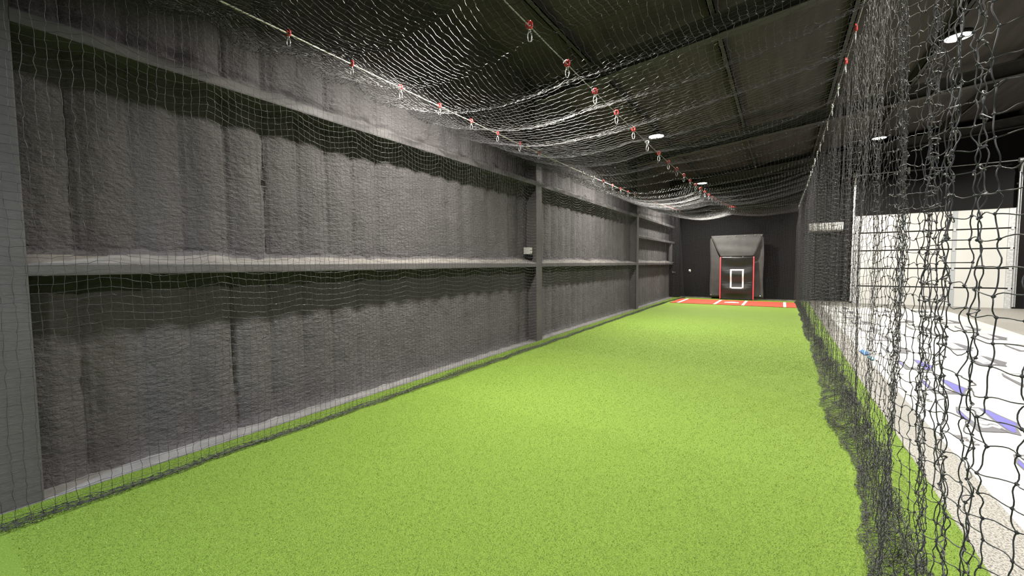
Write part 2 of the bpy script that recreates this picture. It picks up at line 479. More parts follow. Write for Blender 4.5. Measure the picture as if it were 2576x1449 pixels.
# batting mat with boxes and home plate
mat_t = empty('batting_mat', (-1.41, 16.1, 0.012))
tag(mat_t, 'red turf batting mat with white lines and home plate', 'mat')
def mbox(name, x0, x1, y0, y1, z0, z1, mt, bev=0.0):
    o = box(name, x0 + 1.41, x1 + 1.41, y0 - 16.1, y1 - 16.1, z0, z1, mt, mat_t, bev); return o
mbox('mat_base', -3.26, 0.42, 15.17, 17.02, 0.0, 0.014, M['mat_red'], 0.003)
for xa in (-3.03, -1.88, -1.06, 0.08):
    mbox('white_line', xa, xa + 0.078, 15.18 if xa > -3 else 15.18, 17.0, 0.013, 0.018, M['white_paint'])
bm = bmesh.new()
pl = [(-0.216, 0.216), (-0.216, 0.0), (0.0, -0.216), (0.216, 0.0), (0.216, 0.216)]
a = [bm.verts.new((p[0], -p[1] + 0.05, 0.013)) for p in pl]; b = [bm.verts.new((p[0], -p[1] + 0.05, 0.020)) for p in pl]
bm.faces.new(a); bm.faces.new(b[::-1])
for i in range(5):
    bm.faces.new((a[i], a[(i + 1) % 5], b[(i + 1) % 5], b[i]))
obj_bm('home_plate', bm, M['white_paint'], mat_t)

# white printed wrap rolled out on the floor
def build_sheet():
    xs = np.linspace(0, 1, 40); ys = np.linspace(-0.5, 16.6, 220)
    U, Y = np.meshgrid(xs, ys, indexing='ij')
    xr = 3.86 + 0.05 * fbm(Y * 0.5, 0 * Y, 2) + 0.012 * (Y - 12)
    xl = 1.085 + 0.012 * fbm(Y * 0.6, 3 + 0 * Y, 2)
    X = xl + (xr - xl) * U
    Z = 0.003 + 0.004 * np.clip(fbm(X * 1.4, Y * 0.7, 3), 0, 1)
    Z[0, :] = 0.0005; Z[-1, :] = 0.0005
    V = np.stack([X, Y, Z], -1).reshape(-1, 3); n = len(ys)
    i = np.arange(len(xs) - 1)[:, None] * n + np.arange(n - 1)[None, :]
    F = np.stack([i, i + n, i + n + 1, i + 1], -1).reshape(-1, 4)
    o = obj_np('floor_wrap', V, F, M['sheet'])
    tag(o, 'wide white sheet with blue and grey printed logos spread on the floor', 'floor sheet')
    return o
sheet = build_sheet()
def logo_mesh(blue):
    bm = bmesh.new()
    def poly(pts, z, mi):
        f = bm.faces.new([bm.verts.new((x, y, z)) for x, y in pts]); f.material_index = mi
        if f.normal.z < 0: f.normal_flip()
    out = [(0, 0), (.175, .09), (.228, .04), (.255, -.10), (.285, -.22), (.312, -.313), (.242, -.487), (.206, -.66), (.145, -.625), (.05, -.672), (-.047, -.715), (-.048, -.637), (-.043, -.19)]
    poly(out, 0.0, 0)
    poly([(.004, -.035), (.160, .045), (.158, -.09), (.148, -.30), (.150, -.44), (.150, -.56), (.112, -.545), (.09, -.515), (.045, -.575), (.008, -.60), (.004, -.50), (-.006, -.286)], 0.0012, 2)
    bl = 1 if blue else 0
    poly([(.178, .03), (.215, .02), (.236, -.10), (.268, -.235), (.290, -.312), (.228, -.478), (.196, -.60), (.168, -.585), (.166, -.40), (.172, -.2)], 0.0012, bl)
    poly([(-.006, -.10), (-.036, -.19), (-.040, -.50), (-.030, -.50), (-.016, -.30)], 0.0012, bl)
    for k in range(7):
        y = -0.06 - 0.052 * k
        poly([(.020 + .002 * k, y), (.128, y + .050), (.128, y + .038), (.020 + .002 * k, y - .014)], 0.002, 0)
    # the curled stroke below the stripes
    cs = [(.012, -.44), (.035, -.50), (.065, -.50), (.09, -.455), (.115, -.44), (.138, -.47)]
    for p, q in zip(cs[:-1], cs[1:]):
        poly([(p[0], p[1] + .013), (q[0], q[1] + .013), (q[0], q[1] - .013), (p[0], p[1] - .013)], 0.002, 0)
    poly([(.120, -.56), (.142, -.51), (.150, -.60), (.145, -.615)], 0.002, 0)
    me = bpy.data.meshes.new('printed_logo'); bm.to_mesh(me); bm.free()
    for k in ('print_grey', 'print_blue', 'print_white'): me.materials.append(M[k])
    return me
lg_b, lg_g = logo_mesh(True), logo_mesh(False)
lz = 0.0078
for cx_, y0, kk in ((1.432, 0.88, 0), (2.316, 0.50, 1), (3.15, 0.86, 2)):
    for k in range(14):
        y = y0 + 1.172 * k
        if y > 16.2: continue
        o = bpy.data.objects.new('printed_logo', lg_b if (kk == 0 and y < 8.5) or (kk > 0 and y < 4) else lg_g)
        o.location = (cx_, y, lz); link(o, sheet)
tcu = bpy.data.curves.new('small_print', 'FONT'); tcu.body = 'alpha'; tcu.size = 0.10; tcu.extrude = 0.0004; tcu.resolution_u = 2
_to = bpy.data.objects.new('text_source', tcu)
small_me = bpy.data.meshes.new_from_object(_to)
bpy.data.objects.remove(_to)
small_me.materials.clear(); small_me.materials.append(M['print_grey'])
for k in range(5):
    o = bpy.data.objects.new('small_print', small_me)
    o.location = (1.185, 4.66 - 1.172 + 1.172 * k, lz); o.rotation_euler = (0, 0, math.radians(-68)); link(o, sheet)

def scrap(name, pts, mt, label):
    bm = bmesh.new()
    a = [bm.verts.new((p[0], p[1], 0.009)) for p in pts]; b = [bm.verts.new((p[0], p[1], 0.013 + 0.012 * (i % 2))) for i, p in enumerate(pts)]
    bm.faces.new(a[::-1]); bm.faces.new(b)
    for i in range(len(pts)):
        j = (i + 1) % len(pts); bm.faces.new((a[i], a[j], b[j], b[i]))
    tag(obj_bm(name, bm, mt), label, 'tape')
scrap('tape_scrap', [(1.055, 8.32), (1.10, 8.40), (1.16, 8.28), (1.13, 8.02), (1.07, 8.0)], M['tape'], 'torn scrap of bright blue tape on the edge of the white sheet')
scrap('tape_scrap', [(1.08, 7.86), (1.12, 7.90), (1.15, 7.70), (1.10, 7.60)], M['tape_pale'], 'small pale blue tape scrap just nearer than the bright blue one')

# ================================================================== BACK WALL FITTINGS
# strike zone backstop
ct = empty('strike_zone_backstop', (-1.44, 17.6, 0.02))
tag(ct, 'grey vinyl backstop pad with red edged strike zone panel behind home plate', 'backstop')
def grid_sheet(name, fn, nu, nv, mt, thick, parent):
    """fn(u, v) -> (x, y, z); closed thin slab"""
    u, v = np.meshgrid(np.linspace(0, 1, nu), np.linspace(0, 1, nv), indexing='ij')
    x, y, z = fn(u, v)
    A = np.stack([x, y, z], -1).reshape(-1, 3); B = A + np.array([0, thick, 0])
    i = np.arange(nu - 1)[:, None] * nv + np.arange(nv - 1)[None, :]
    q = np.stack([i, i + nv, i + nv + 1, i + 1], -1).reshape(-1, 4)
    n = len(A)
    rim = np.concatenate([np.arange(nu) * nv, (nu - 1) * nv + np.arange(1, nv), (np.arange(nu - 2, -1, -1)) * nv + nv - 1, np.arange(nv - 2, 0, -1)])
    r2 = np.roll(rim, -1)
    side = np.stack([rim, rim + n, r2 + n, r2], -1)
    V = np.concatenate([A, B]); F = np.concatenate([q, q[:, ::-1] + n, side])
    return obj_np(name, V, F, mt, parent)
cx0, cy0, cz0 = -1.44, 17.6, 0.02
def f_back(u, v):
    z = 0.08 + v * 2.36
    w2 = 0.885 + 0.012 * np.sin(v * 9 + u * 2)
    cor = np.clip((v - 0.95) / 0.05, 0, 1)
    w2 = w2 - 0.06 * cor ** 2
    x = -1.44 + (2 * u - 1) * w2 + 0.02 * (1 - v)
    z = z - 0.05 * np.clip((np.abs(2 * u - 1) - 0.9) / 0.1, 0, 1) ** 2 * (v > 0.9)
    y = 17.66 - 0.03 * np.sin(np.pi * v) + 0.012 * np.sin(7 * u + 5 * v)
    return x - cx0, y - cy0, z - cz0
grid_sheet('back_panel', f_back, 24, 28, M['vinyl_grey'], 0.04, ct)
def f_flap(u, v):      # v 0 bottom .. 1 top
    z = 1.63 + v * 0.80
    hw = 0.545 + (0.86 - 0.545) * v ** 0.9
    x = -1.40 + (2 * u - 1) * hw - 0.04 * v
    y = 17.50 + 0.10 * v ** 1.5 - 0.02 * np.sin(np.pi * u) * (1 - v) + 0.006 * np.sin(14 * v + 2 * u)
    return x - cx0, y - cy0, z - cz0
grid_sheet('upper_flap', f_flap, 20, 20, M['vinyl_grey'], 0.012, ct)
def f_low(u, v):
    z = 0.02 + v * 1.60
    x = -1.385 + (2 * u - 1) * 0.545 - 0.01 * v
    y = 17.43 + 0.06 * v + 0.028 * np.sin(17 * v + 1.2 * np.sin(3 * u)) * np.sin(np.pi * u) ** 0.5 - 0.06 * np.sin(np.pi * v) * 0.3
    return x - cx0, y - cy0, z - cz0
grid_sheet('lower_panel', f_low, 24, 48, M['vinyl_black'], 0.012, ct)
for sx in (-1, 1):
    def f_red(u, v, sx=sx):
        uu = np.full_like(u, 0.0 if sx < 0 else 1.0)
        x, y, z = f_low(uu, v)
        return x + (u - 0.5) * 0.036, y - 0.008, z
    grid_sheet('red_strip', f_red, 3, 40, M['red_strip'], 0.02, ct)
def f_zone(du0, du1, dv0, dv1):
    def g(u, v):
        x, y, z = f_low(du0 + (du1 - du0) * u, dv0 + (dv1 - dv0) * v)
        return x, y - 0.006, z
    return g
# strike zone outline: four white bands sewn on
U = lambda x: (x + 1.385 + 0.545) / 1.09
Vv = lambda z: (z - 0.02) / 1.60
for (xa, xb, za, zb) in ((-1.60, -1.545, .44, 1.155), (-1.205, -1.15, .44, 1.155), (-1.545, -1.205, .44, .49), (-1.545, -1.205, 1.105, 1.155)):
    grid_sheet('white_band', f_zone(U(xa), U(xb), Vv(za), Vv(zb)), 5, 16, M['white_paint'], 0.005, ct)
gm = bmesh.new(); bmesh.ops.create_uvsphere(gm, u_segments=8, v_segments=5, radius=0.02)
gme = bpy.data.meshes.new('grommet'); gm.to_mesh(gme); gm.free(); gme.materials.append(M['silver'])
for (gx, gy, gz) in [(-2.24, 17.60, 2.36), (-2.06, 17.585, 2.385), (-1.75, 17.585, 2.39), (-1.46, 17.585, 2.395), (-1.15, 17.585, 2.40), (-0.83, 17.585, 2.405), (-0.63, 17.60, 2.39),
                     (-2.27, 17.62, 0.17), (-0.63, 17.62, 0.17), (-1.60, 17.485, 1.61), (-1.20, 17.485, 1.61)]:
    o = bpy.data.objects.new('grommet', gme); o.location = (gx - cx0, gy - cy0, gz - cz0); link(o, ct)

# overhead door
dr = empty('door_1', (3.85, YB - 0.03, 0))
tag(dr, 'white sectional overhead door in the black back wall', kind='structure')
def dbox(name, x0, x1, y0, y1, z0, z1, mt, bev=0.0):
    return box(name, x0 - 3.85, x1 - 3.85, y0 - (YB - 0.03), y1 - (YB - 0.03), z0, z1, mt, dr, bev)
SEC = 2.94 / 5
dbox('seal_backing', 2.04, 5.68, YB - 0.018, YB - 0.002, 0.0, 2.94, M['dark_gap'])
for k in range(5):
    z0 = k * SEC + (0.0 if k == 0 else 0.020)
    dbox('panel', 2.04, 5.66, YB - 0.07, YB - 0.02, z0, (k + 1) * SEC - 0.020, M['door_white'], 0.004)
    for xs_ in (3.20, 4.37):
        dbox('stile', xs_, xs_ + 0.085, YB - 0.084, YB - 0.069, z0, (k + 1) * SEC - 0.020, M['galv_dull'])
    for xs_ in (2.04, 5.51):
        dbox('end_stile', xs_, xs_ + 0.13, YB - 0.084, YB - 0.069, z0, (k + 1) * SEC - 0.020, M['galv'])
    if k:
        for xs_ in (3.205, 4.375, 5.56, 2.08):
            dbox('hinge', xs_, xs_ + 0.06, YB - 0.095, YB - 0.080, k * SEC - 0.05, k * SEC + 0.05, M['galv'], 0.003)
for xs_, sg in ((2.0, 1), (5.68, -1)):
    bm = bmesh.new()
    X0 = xs_ - 3.85
    yb = YB - 0.03
    bm_box(bm, X0 - 0.025, X0 + 0.025, YB - 0.085 - yb, YB - 0.075 - yb, 0.05, 3.95)
    bm_box(bm, X0 - 0.030, X0 - 0.022, YB - 0.13 - yb, YB - 0.075 - yb, 0.05, 3.95)
    bm_box(bm, X0 + 0.022, X0 + 0.030, YB - 0.13 - yb, YB - 0.075 - yb, 0.05, 3.95)
    for zz in (0.5, 1.3, 2.1, 2.9, 3.6):
        bm_box(bm, X0 - 0.04, X0 + 0.04, YB - 0.08 - yb, YB - 0.002 - yb, zz, zz + 0.04)
    obj_bm('track', bm, M['galv'], dr)
    # flared guide at the head of the track
    V, F = merge([tube_arrays([(X0 - 0.03 * sg * 0, YB - 0.10 - yb, 3.93), (X0, YB - 0.13 - yb, 4.08), (X0, YB - 0.24 - yb, 4.22), (X0, YB - 0.42 - yb, 4.31)], 0.03, 8),
                  tube_arrays([(X0 + 0.06 * sg, YB - 0.12 - yb, 4.27), (X0 - 0.06 * sg, YB - 0.12 - yb, 4.27)], 0.07, 12)])
    obj_np('cable_drum', V, F, M['galv'], dr)
V, F = tube_arrays([(2.0 - 3.85, -0.09, 4.27), (5.70 - 3.85, -0.09, 4.27)], 0.014, 8)
obj_np('torsion_shaft', V, F, M['galv'], dr)
V, F = tube_arrays([(3.35 - 3.85 + 0.02 * i, -0.09, 4.27) for i in range(26)], [0.034 + 0.003 * (i % 2) for i in range(26)], 10)
obj_np('torsion_spring', V, F, M['lamp_body'], dr)
dbox('centre_bracket', 3.28, 3.33, YB - 0.16, YB - 0.002, 4.17, 4.37, M['galv'], 0.004)

# air conditioner on the back wall
ac = empty('wall_air_conditioner', (1.24, YB, 2.45))
tag(ac, 'white wall mounted air conditioner on black wall behind the side net', 'air conditioner')
bm = bmesh.new()
prof = [(0, 0.0), (-0.13, 0.0), (-0.20, 0.055), (-0.215, 0.12), (-0.21, 0.27), (-0.17, 0.30), (0, 0.30)]
a = [bm.verts.new((-0.48, p[0], p[1])) for p in prof]; b = [bm.verts.new((0.48, p[0], p[1])) for p in prof]
bm.faces.new(a); bm.faces.new(b[::-1])
for i in range(len(prof)):
    j = (i + 1) % len(prof); bm.faces.new((a[i], a[j], b[j], b[i]))
obj_bm('casing', bm, M['white_pl'], ac)
bm = bmesh.new()
for dx in (0,):
    vs = [bm.verts.new(c) for c in ((-0.42, -0.135, -0.004), (0.42, -0.135, -0.004), (0.42, -0.203, 0.052), (-0.42, -0.203, 0.052))]
    vs2 = [bm.verts.new((v.co.x, v.co.y - 0.008, v.co.z - 0.012)) for v in vs]
    bm.faces.new(vs); bm.faces.new(vs2[::-1])
    for i in range(4): bm.faces.new((vs[i], vs[(i + 1) % 4], vs2[(i + 1) % 4], vs2[i]))
obj_bm('louvre', bm, M['grey_pl'], ac)

# small fixtures
def fixture(name, loc, label, axis):
    t = empty(name, loc)
    tag(t, label, 'wall fixture')
    bm = bmesh.new()
    bm_lathe(bm, [(0, 0), (0.045, 0), (0.043, 0.012), (0.034, 0.016), (0, 0.016)], 20)
    for v in bm.verts: v.co = Vector((v.co.x, -v.co.z, v.co.y * 1.35))
    obj_bm('plate', bm, M['white_pl'], t, True)
    bm = bmesh.new()
    bm_lathe(bm, [(0.014, 0.014), (0.014, 0.035), (0.024, 0.045), (0.024, 0.06), (0, 0.066)], 16)
    for v in bm.verts: v.co = Vector((v.co.x, -v.co.z, v.co.y))
    obj_bm('knob', bm, M['white_pl'], t, True)
fixture('wall_fixture', (-3.13, YB, 1.09), 'small white oval fixture on the black back wall', 'y')
lv = empty('lever_handle', (-3.72, 17.76, 1.035))
tag(lv, 'small silver lever handle on the black corner post', 'handle')
box('rose', -0.022, 0.022, -0.012, 0.0, -0.03, 0.03, M['silver'], lv, 0.004)
V, F = tube_arrays([(0, -0.01, 0), (0, -0.05, 0), (0.02, -0.058, 0), (0.12, -0.058, 0)], 0.010, 8)
obj_np('lever', V, F, M['silver'], lv)
jb = empty('outlet_box', (-3.80, 6.37, 1.64))
tag(jb, 'small grey box with four white round outlets beside the second column', 'outlet')
box('cover_box', -0.06, 0.06, -0.055, 0.055, -0.06, 0.06, M['grey_pl'], jb, 0.005)
for dy in (-0.026, 0.026):
    for dz in (-0.026, 0.026):
        bm = bmesh.new(); bm_lathe(bm, [(0, 0.0), (0.019, 0.0), (0.019, 0.006), (0.014, 0.009), (0, 0.009)], 14)
        for v in bm.verts: v.co = Vector((v.co.z + 0.058, v.co.x + dy, v.co.y + dz))
        obj_bm('socket', bm, M['white_pl'], jb, True)

# ================================================================== THE NET
CELL = 0.0476
TW = 0.0014
def z_left(y): return 3.26 + 0.0020 * (y - 7) ** 2
def z_mid(y): return 2.955 + 0.0045 * (y - 7) ** 2
def z_right(y): return 3.19 + np.where(y < 8, 0.0045, 0.0017) * (y - 8) ** 2
XL, XM, XRt = -3.45, -1.50, 0.45
CLIP0, CLIPD = 1.95, 0.60

class NetAcc:
    def __init__(self): self.V = []; self.F = []; self.n = 0
    def add(self, V, F):
        self.V.append(V.astype(np.float32)); self.F.append((F + self.n).astype(np.int32)); self.n += len(V)
    def strands(self, P0, P1, n, k, r, curl):
        N = len(P0)
        if N == 0: return
        d = P1 - P0; L = np.linalg.norm(d, axis=1, keepdims=True) + 1e-9
        t = d / L
        ref = np.tile(np.array([[0.31, 0.87, 0.38]]), (N, 1))
        A = np.cross(t, ref); A /= np.linalg.norm(A, axis=1, keepdims=True) + 1e-9
        B = np.cross(t, A)
        s = np.linspace(0, 1, n + 1)
        off1 = (A * rng.normal(0, curl, (N, 1)) + B * rng.normal(0, curl, (N, 1))) * L
        off2 = (A * rng.normal(0, curl * 0.5, (N, 1)) + B * rng.normal(0, curl * 0.5, (N, 1))) * L
        P = P0[:, None] + d[:, None] * s[None, :, None] + off1[:, None] * (4 * s * (1 - s))[None, :, None] + off2[:, None] * np.sin(2 * np.pi * s)[None, :, None]
        ang = np.linspace(0, 2 * np.pi, k, endpoint=False) + 0.4
        ring = (np.cos(ang)[None, :, None] * A[:, None] + np.sin(ang)[None, :, None] * B[:, None]) * r     # N,k,3
        V = P[:, :, None, :] + ring[:, None, :, :]
        V = V.reshape(-1, 3)
        base = (np.arange(N) * (n + 1) * k)[:, None, None]
        si = (np.arange(n) * k)[None, :, None]; kj = np.arange(k)[None, None, :]; kn = (np.arange(k) + 1) % k; kn = kn[None, None, :]
        F = np.stack([base + si + kj, base + si + kn, base + si + k + kn, base + si + k + kj], -1).reshape(-1, 4)
        self.add(V, F)
    def knots(self, P, r):
        if len(P) == 0: return
        # lumpy knot
        N = len(P)
        k = 5
        ang = np.linspace(0, 2 * np.pi, k, endpoint=False)
        rings = []
        rot = rng.uniform(0, 6.28, (N, 1))
        for zz, rr in ((-1.0, 0.4), (0.0, 1.1), (1.0, 0.4)):
            j = rr * r * rng.uniform(0.8, 1.25, (N, k))
            rings.append(np.stack([j * np.cos(ang + rot), j * np.sin(ang + rot), np.full((N, k), zz * r * 0.95)], -1))
        Rg = np.stack(rings, 1) + P[:, None, None, :]     # N,3,k,3
        V = Rg.reshape(-1, 3)
        base = (np.arange(N) * 3 * k)[:, None, None]
        si = (np.arange(2) * k)[None, :, None]; kj = np.arange(k)[None, None, :]; kn = ((np.arange(k) + 1) % k)[None, None, :]
        F = np.stack([base + si + kj, base + si + kn, base + si + k + kn, base + si + k + kj], -1).reshape(-1, 4)
        self.add(V, F)
    def grid(self, G, r=TW, curl=0.05, maskP=None, rmul=1.0):
        a, b = G.shape[:2]
        P0 = np.concatenate([G[:-1].reshape(-1, 3), G[:, :-1].reshape(-1, 3)])
        P1 = np.concatenate([G[1:].reshape(-1, 3), G[:, 1:].reshape(-1, 3)])
        mid = 0.5 * (P0 + P1)
        D = np.linalg.norm(mid - CAMP, axis=1)
        for lo, hi, n, k in ((0, 1.55, 6, 5), (1.55, 2.6, 3, 4), (2.6, 4.6, 2, 3), (4.6, 99, 1, 3)):
            s = (D >= lo) & (D < hi)
            self.strands(P0[s], P1[s], n, k, r * rmul * (1.0 if lo < 4 else 1.05), curl)
        Q = G.reshape(-1, 3)
        dq = np.linalg.norm(Q - CAMP, axis=1)
        self.knots(Q[dq < (2.9 if rmul > 0.83 else 2.0)], r * 2.4)
    def build(self, name, parent, label):
        o = obj_np(name, np.concatenate(self.V), np.concatenate(self.F), M['net'], parent)
        tag(o, label)
        return o

net = empty('batting_cage_net', (-1.5, 9.0, 0.0))
tag(net, 'black knotted batting cage netting hung from three overhead cables', 'net')
NOFF = np.array([-1.5, 9.0, 0.0])

def scallop(y): return np.abs(np.sin(np.pi * (y - CLIP0) / CLIPD))
def jit(G, a):
    return G + rng.normal(0, a, G.shape)

# --- left side net
def left_net():
    ys = np.arange(-0.9, 17.6, CELL)
    acc = NetAcc()
    nrow = 64
    v = np.arange(nrow)
    Y, Vr = np.meshgrid(ys, v, indexing='ij')
    top = z_left(Y) - 0.11 - 0.10 * scallop(Y) ** 0.9
    zbot = 0.02
    t = Vr / (nrow - 1)
    Z = top + (zbot - top) * t
    Z += 0.018 * fbm(Y * 1.2, Z * 0.6, 2) * np.sin(np.pi * t)
    X = XL + 0.05 * t + 0.05 * fbm(Y * 1.3, Z * 0.35 + 9, 2) * np.sin(np.pi * np.clip(t, 0, 1)) ** 0.6 + 0.03 * fbm(Y * 4, Z * 0.6, 2)
    far = np.clip((Y - 15.2) / 2.3, 0, 1)
    X += far ** 1.5 * 0.18 * t
    YY = Y + 0.022 * fbm(Y * 0.9 + 4, Z * 1.3, 2) + 0.012 * fbm(Y * 3.0, Z * 2.0 + 3, 2)
    G = jit(np.stack([X, YY, Z], -1), 0.0028)
    acc.grid(G - NOFF * 0, curl=0.045)
    # slack lying along the turf edge
    nr = 14
    v = np.arange(nr)
    Y, Vr = np.meshgrid(ys, v, indexing='ij')
    ph = 6.0 * fbm(Y * 0.55, 0 * Y + 21, 2)
    wdt = 0.028 + 0.05 * np.clip(fbm(Y * 0.7, 0 * Y + 33, 2) + 0.15, 0, 1)
    xb = X[:, -1][:, None]
    Xs = xb + 0.01 + wdt * np.sin(Vr * 0.95 + ph) + 0.02 * fbm(Y * 5, Vr * 0.7, 2)
    Zs = 0.018 + 0.022 * np.abs(np.sin(Vr * 0.7 + 2 * ph)) + 0.012 * np.abs(fbm(Y * 6, Vr * 0.9 + 5, 2))
    G2 = jit(np.stack([Xs, Y + 0.03 * fbm(Y * 3, Vr * 0.6, 2), Zs], -1), 0.004)
    acc.grid(G2, curl=0.10)
    o = acc.build('left_net_panel', None, 'side net hanging in front of the foam wall')
    return o

# --- back net
def back_net():
    xs = np.arange(-3.40, 0.46, CELL); nrow = 70
    X, Vr = np.meshgrid(xs, np.arange(nrow), indexing='ij')
    t = Vr / (nrow - 1)
    Z = 3.42 - 0.10 * np.sin(np.pi * (X + 3.4) / 1.9) ** 2 + (0.03 - 3.4) * t
    Y = 17.78 + 0.05 * fbm(X * 1.2 + Z * 0.5, Z * 0.4, 2) + 0.03 * np.sin(X * 5 + Z * 1.2)
    acc = NetAcc(); acc.grid(jit(np.stack([X, Y, Z], -1), 0.003), curl=0.04)
    return acc.build('back_net_panel', None, 'end net hanging in front of the black back wall')

# --- roof net
def roof_net():
    # rows along the hall: fifteen per clip bay, bunched at the clip lines
    ks = np.arange(-5, 26)
    wv = np.arange(15) / 15.0
    yy = (ks[:, None] + wv[None, :] - 0.055 * np.sin(2 * np.pi * wv)[None, :]).ravel() * CLIPD + CLIP0
    yy = yy[(yy > -0.6) & (yy < 17.75)]
    tL = np.linspace(0, 1, 44); tR = np.linspace(0, 1, 45)[1:]
    xs = np.concatenate([XL + (XM - XL) * tL, XM + (XRt - XM) * tR])
    Y, X = np.meshgrid(yy, xs, indexing='ij')
    zl = z_left(Y) - 0.11; zm = z_mid(Y) - 0.12; zr = z_right(Y) - 0.10
    t = np.where(X < XM, (X - XL) / (XM - XL), (X - XM) / (XRt - XM))
    lin = np.where(X < XM, zl + (zm - zl) * t, zm + (zr - zm) * t)
    sagL = 0.20 + 0.05 * np.clip((Y - 4) / 6, 0, 1)
    sagR = 0.10 + 0.08 * np.clip((Y - 4) / 6, 0, 1)
    sag = np.where(X < XM, sagL, sagR) * 4 * t * (1 - t)
    nearcable = (2 * np.abs(t - 0.5)) ** 2
    kid = np.floor((Y - CLIP0) / CLIPD).astype(int)
    amp = 0.6 + 0.8 * _perm[kid % 256, 3]
    D = (0.055 + 0.065 * nearcable) * amp
    ph = Y + 0.05 * fbm(X * 0.8, np.round((Y - CLIP0) / CLIPD) * 1.7, 2)
    Z = lin - sag - D * scallop(ph) ** 0.75
    endl = np.clip((Y - 16.6) / 1.1, 0, 1)
    Z = Z * (1 - endl) + endl * (3.42 - 0.10 * np.sin(np.pi * (X + 3.4) / 1.9) ** 2) if True else Z
    Z += 0.03 * fbm(X * 1.5, Y * 1.1, 2)
    Xo = X + 0.02 * fbm(X * 2, Y * 1.5 + 7, 2)
    G = jit(np.stack([Xo, Y + 0.012 * fbm(X * 3, Y * 2, 2), Z], -1), 0.0035)
    acc = NetAcc(); acc.grid(G, curl=0.07)
    # surplus net bunched under the left cable
    nr = 9
    ys = np.arange(-0.6, 17.4, CELL)
    Y, Vr = np.meshgrid(ys, np.arange(nr), indexing='ij')
    z0 = z_left(Y) - 0.13 - 0.10 * scallop(Y) ** 0.8
    ph = 5 * fbm(Y * 0.9, 0 * Y + 50, 2)
    Xs = XL + 0.02 + 0.035 * np.sin(Vr * 1.3 + ph) + 0.02 * fbm(Y * 4, Vr * 0.9, 2)
    Zs = z0 + 0.035 * np.cos(Vr * 1.1 + ph * 1.3) + 0.03 * fbm(Y * 5, Vr * 0.8 + 4, 2)
    acc.grid(jit(np.stack([Xs, Y + 0.03 * fbm(Y * 3, Vr * 0.6, 2), Zs], -1), 0.006), curl=0.10)
    return acc.build('roof_net_panel', None, 'sagging roof net gathered at each clip')

# --- right side net: plan of the folds, nearest part first in the list of image columns
def right_plan():
    def xy(u, y):
        q = (u - 1288.0) / 1040.0
        return ((q * 0.83658 - 0.54538) / (0.83815 + 0.54487 * q) * y, y)
    pts = []
    for y in np.arange(17.6, 4.1, -0.07):
        k = len(pts)
        pts.append((0.45 + 0.045 * math.sin(y * 13.1 + 1.5 * math.sin(y * 1.7)) + 0.02 * math.sin(y * 4.3 + 1), y + 0.03 * math.sin(y * 26)))
    for u, y in ((2152, 3.85), (2160, 3.6), (2166, 3.35), (2190, 3.12), (2203, 2.98), (2188, 2.84), (2201, 2.72), (2225, 2.55), (2250, 2.36), (2266, 2.22), (2258, 2.10), (2269, 1.98),
                 (2261, 1.90), (2285, 1.86), (2318, 1.80), (2346, 1.74), (2364, 1.66), (2341, 1.60), (2360, 1.53), (2348, 1.47), (2376, 1.46), (2404, 1.42), (2417, 1.36), (2396, 1.30), (2416, 1.24),
                 (2440, 1.24), (2458, 1.19), (2436, 1.14), (2462, 1.10), (2500, 1.08), (2560, 1.05), (2640, 1.02), (2760, 0.98), (2820, 0.90), (2790, 0.80), (2900, 0.70)):
        pts.append(xy(u, y))
    P = np.array(pts)
    # Catmull-Rom, then even spacing
    out = []
    for i in range(len(P) - 1):
        p0, p1, p2, p3 = P[max(i - 1, 0)], P[i], P[i + 1], P[min(i + 2, len(P) - 1)]
        for s in np.linspace(0, 1, 10, endpoint=False):
            out.append(0.5 * (2 * p1 + (p2 - p0) * s + (2 * p0 - 5 * p1 + 4 * p2 - p3) * s * s + (3 * p1 - p0 - 3 * p2 + p3) * s ** 3))
    out = np.array(out)
    L = np.concatenate([[0], np.cumsum(np.linalg.norm(np.diff(out, axis=0), axis=1))])
    s = np.arange(0, L[-1], CELL)
    return np.stack([np.interp(s, L, out[:, 0]), np.interp(s, L, out[:, 1])], -1)

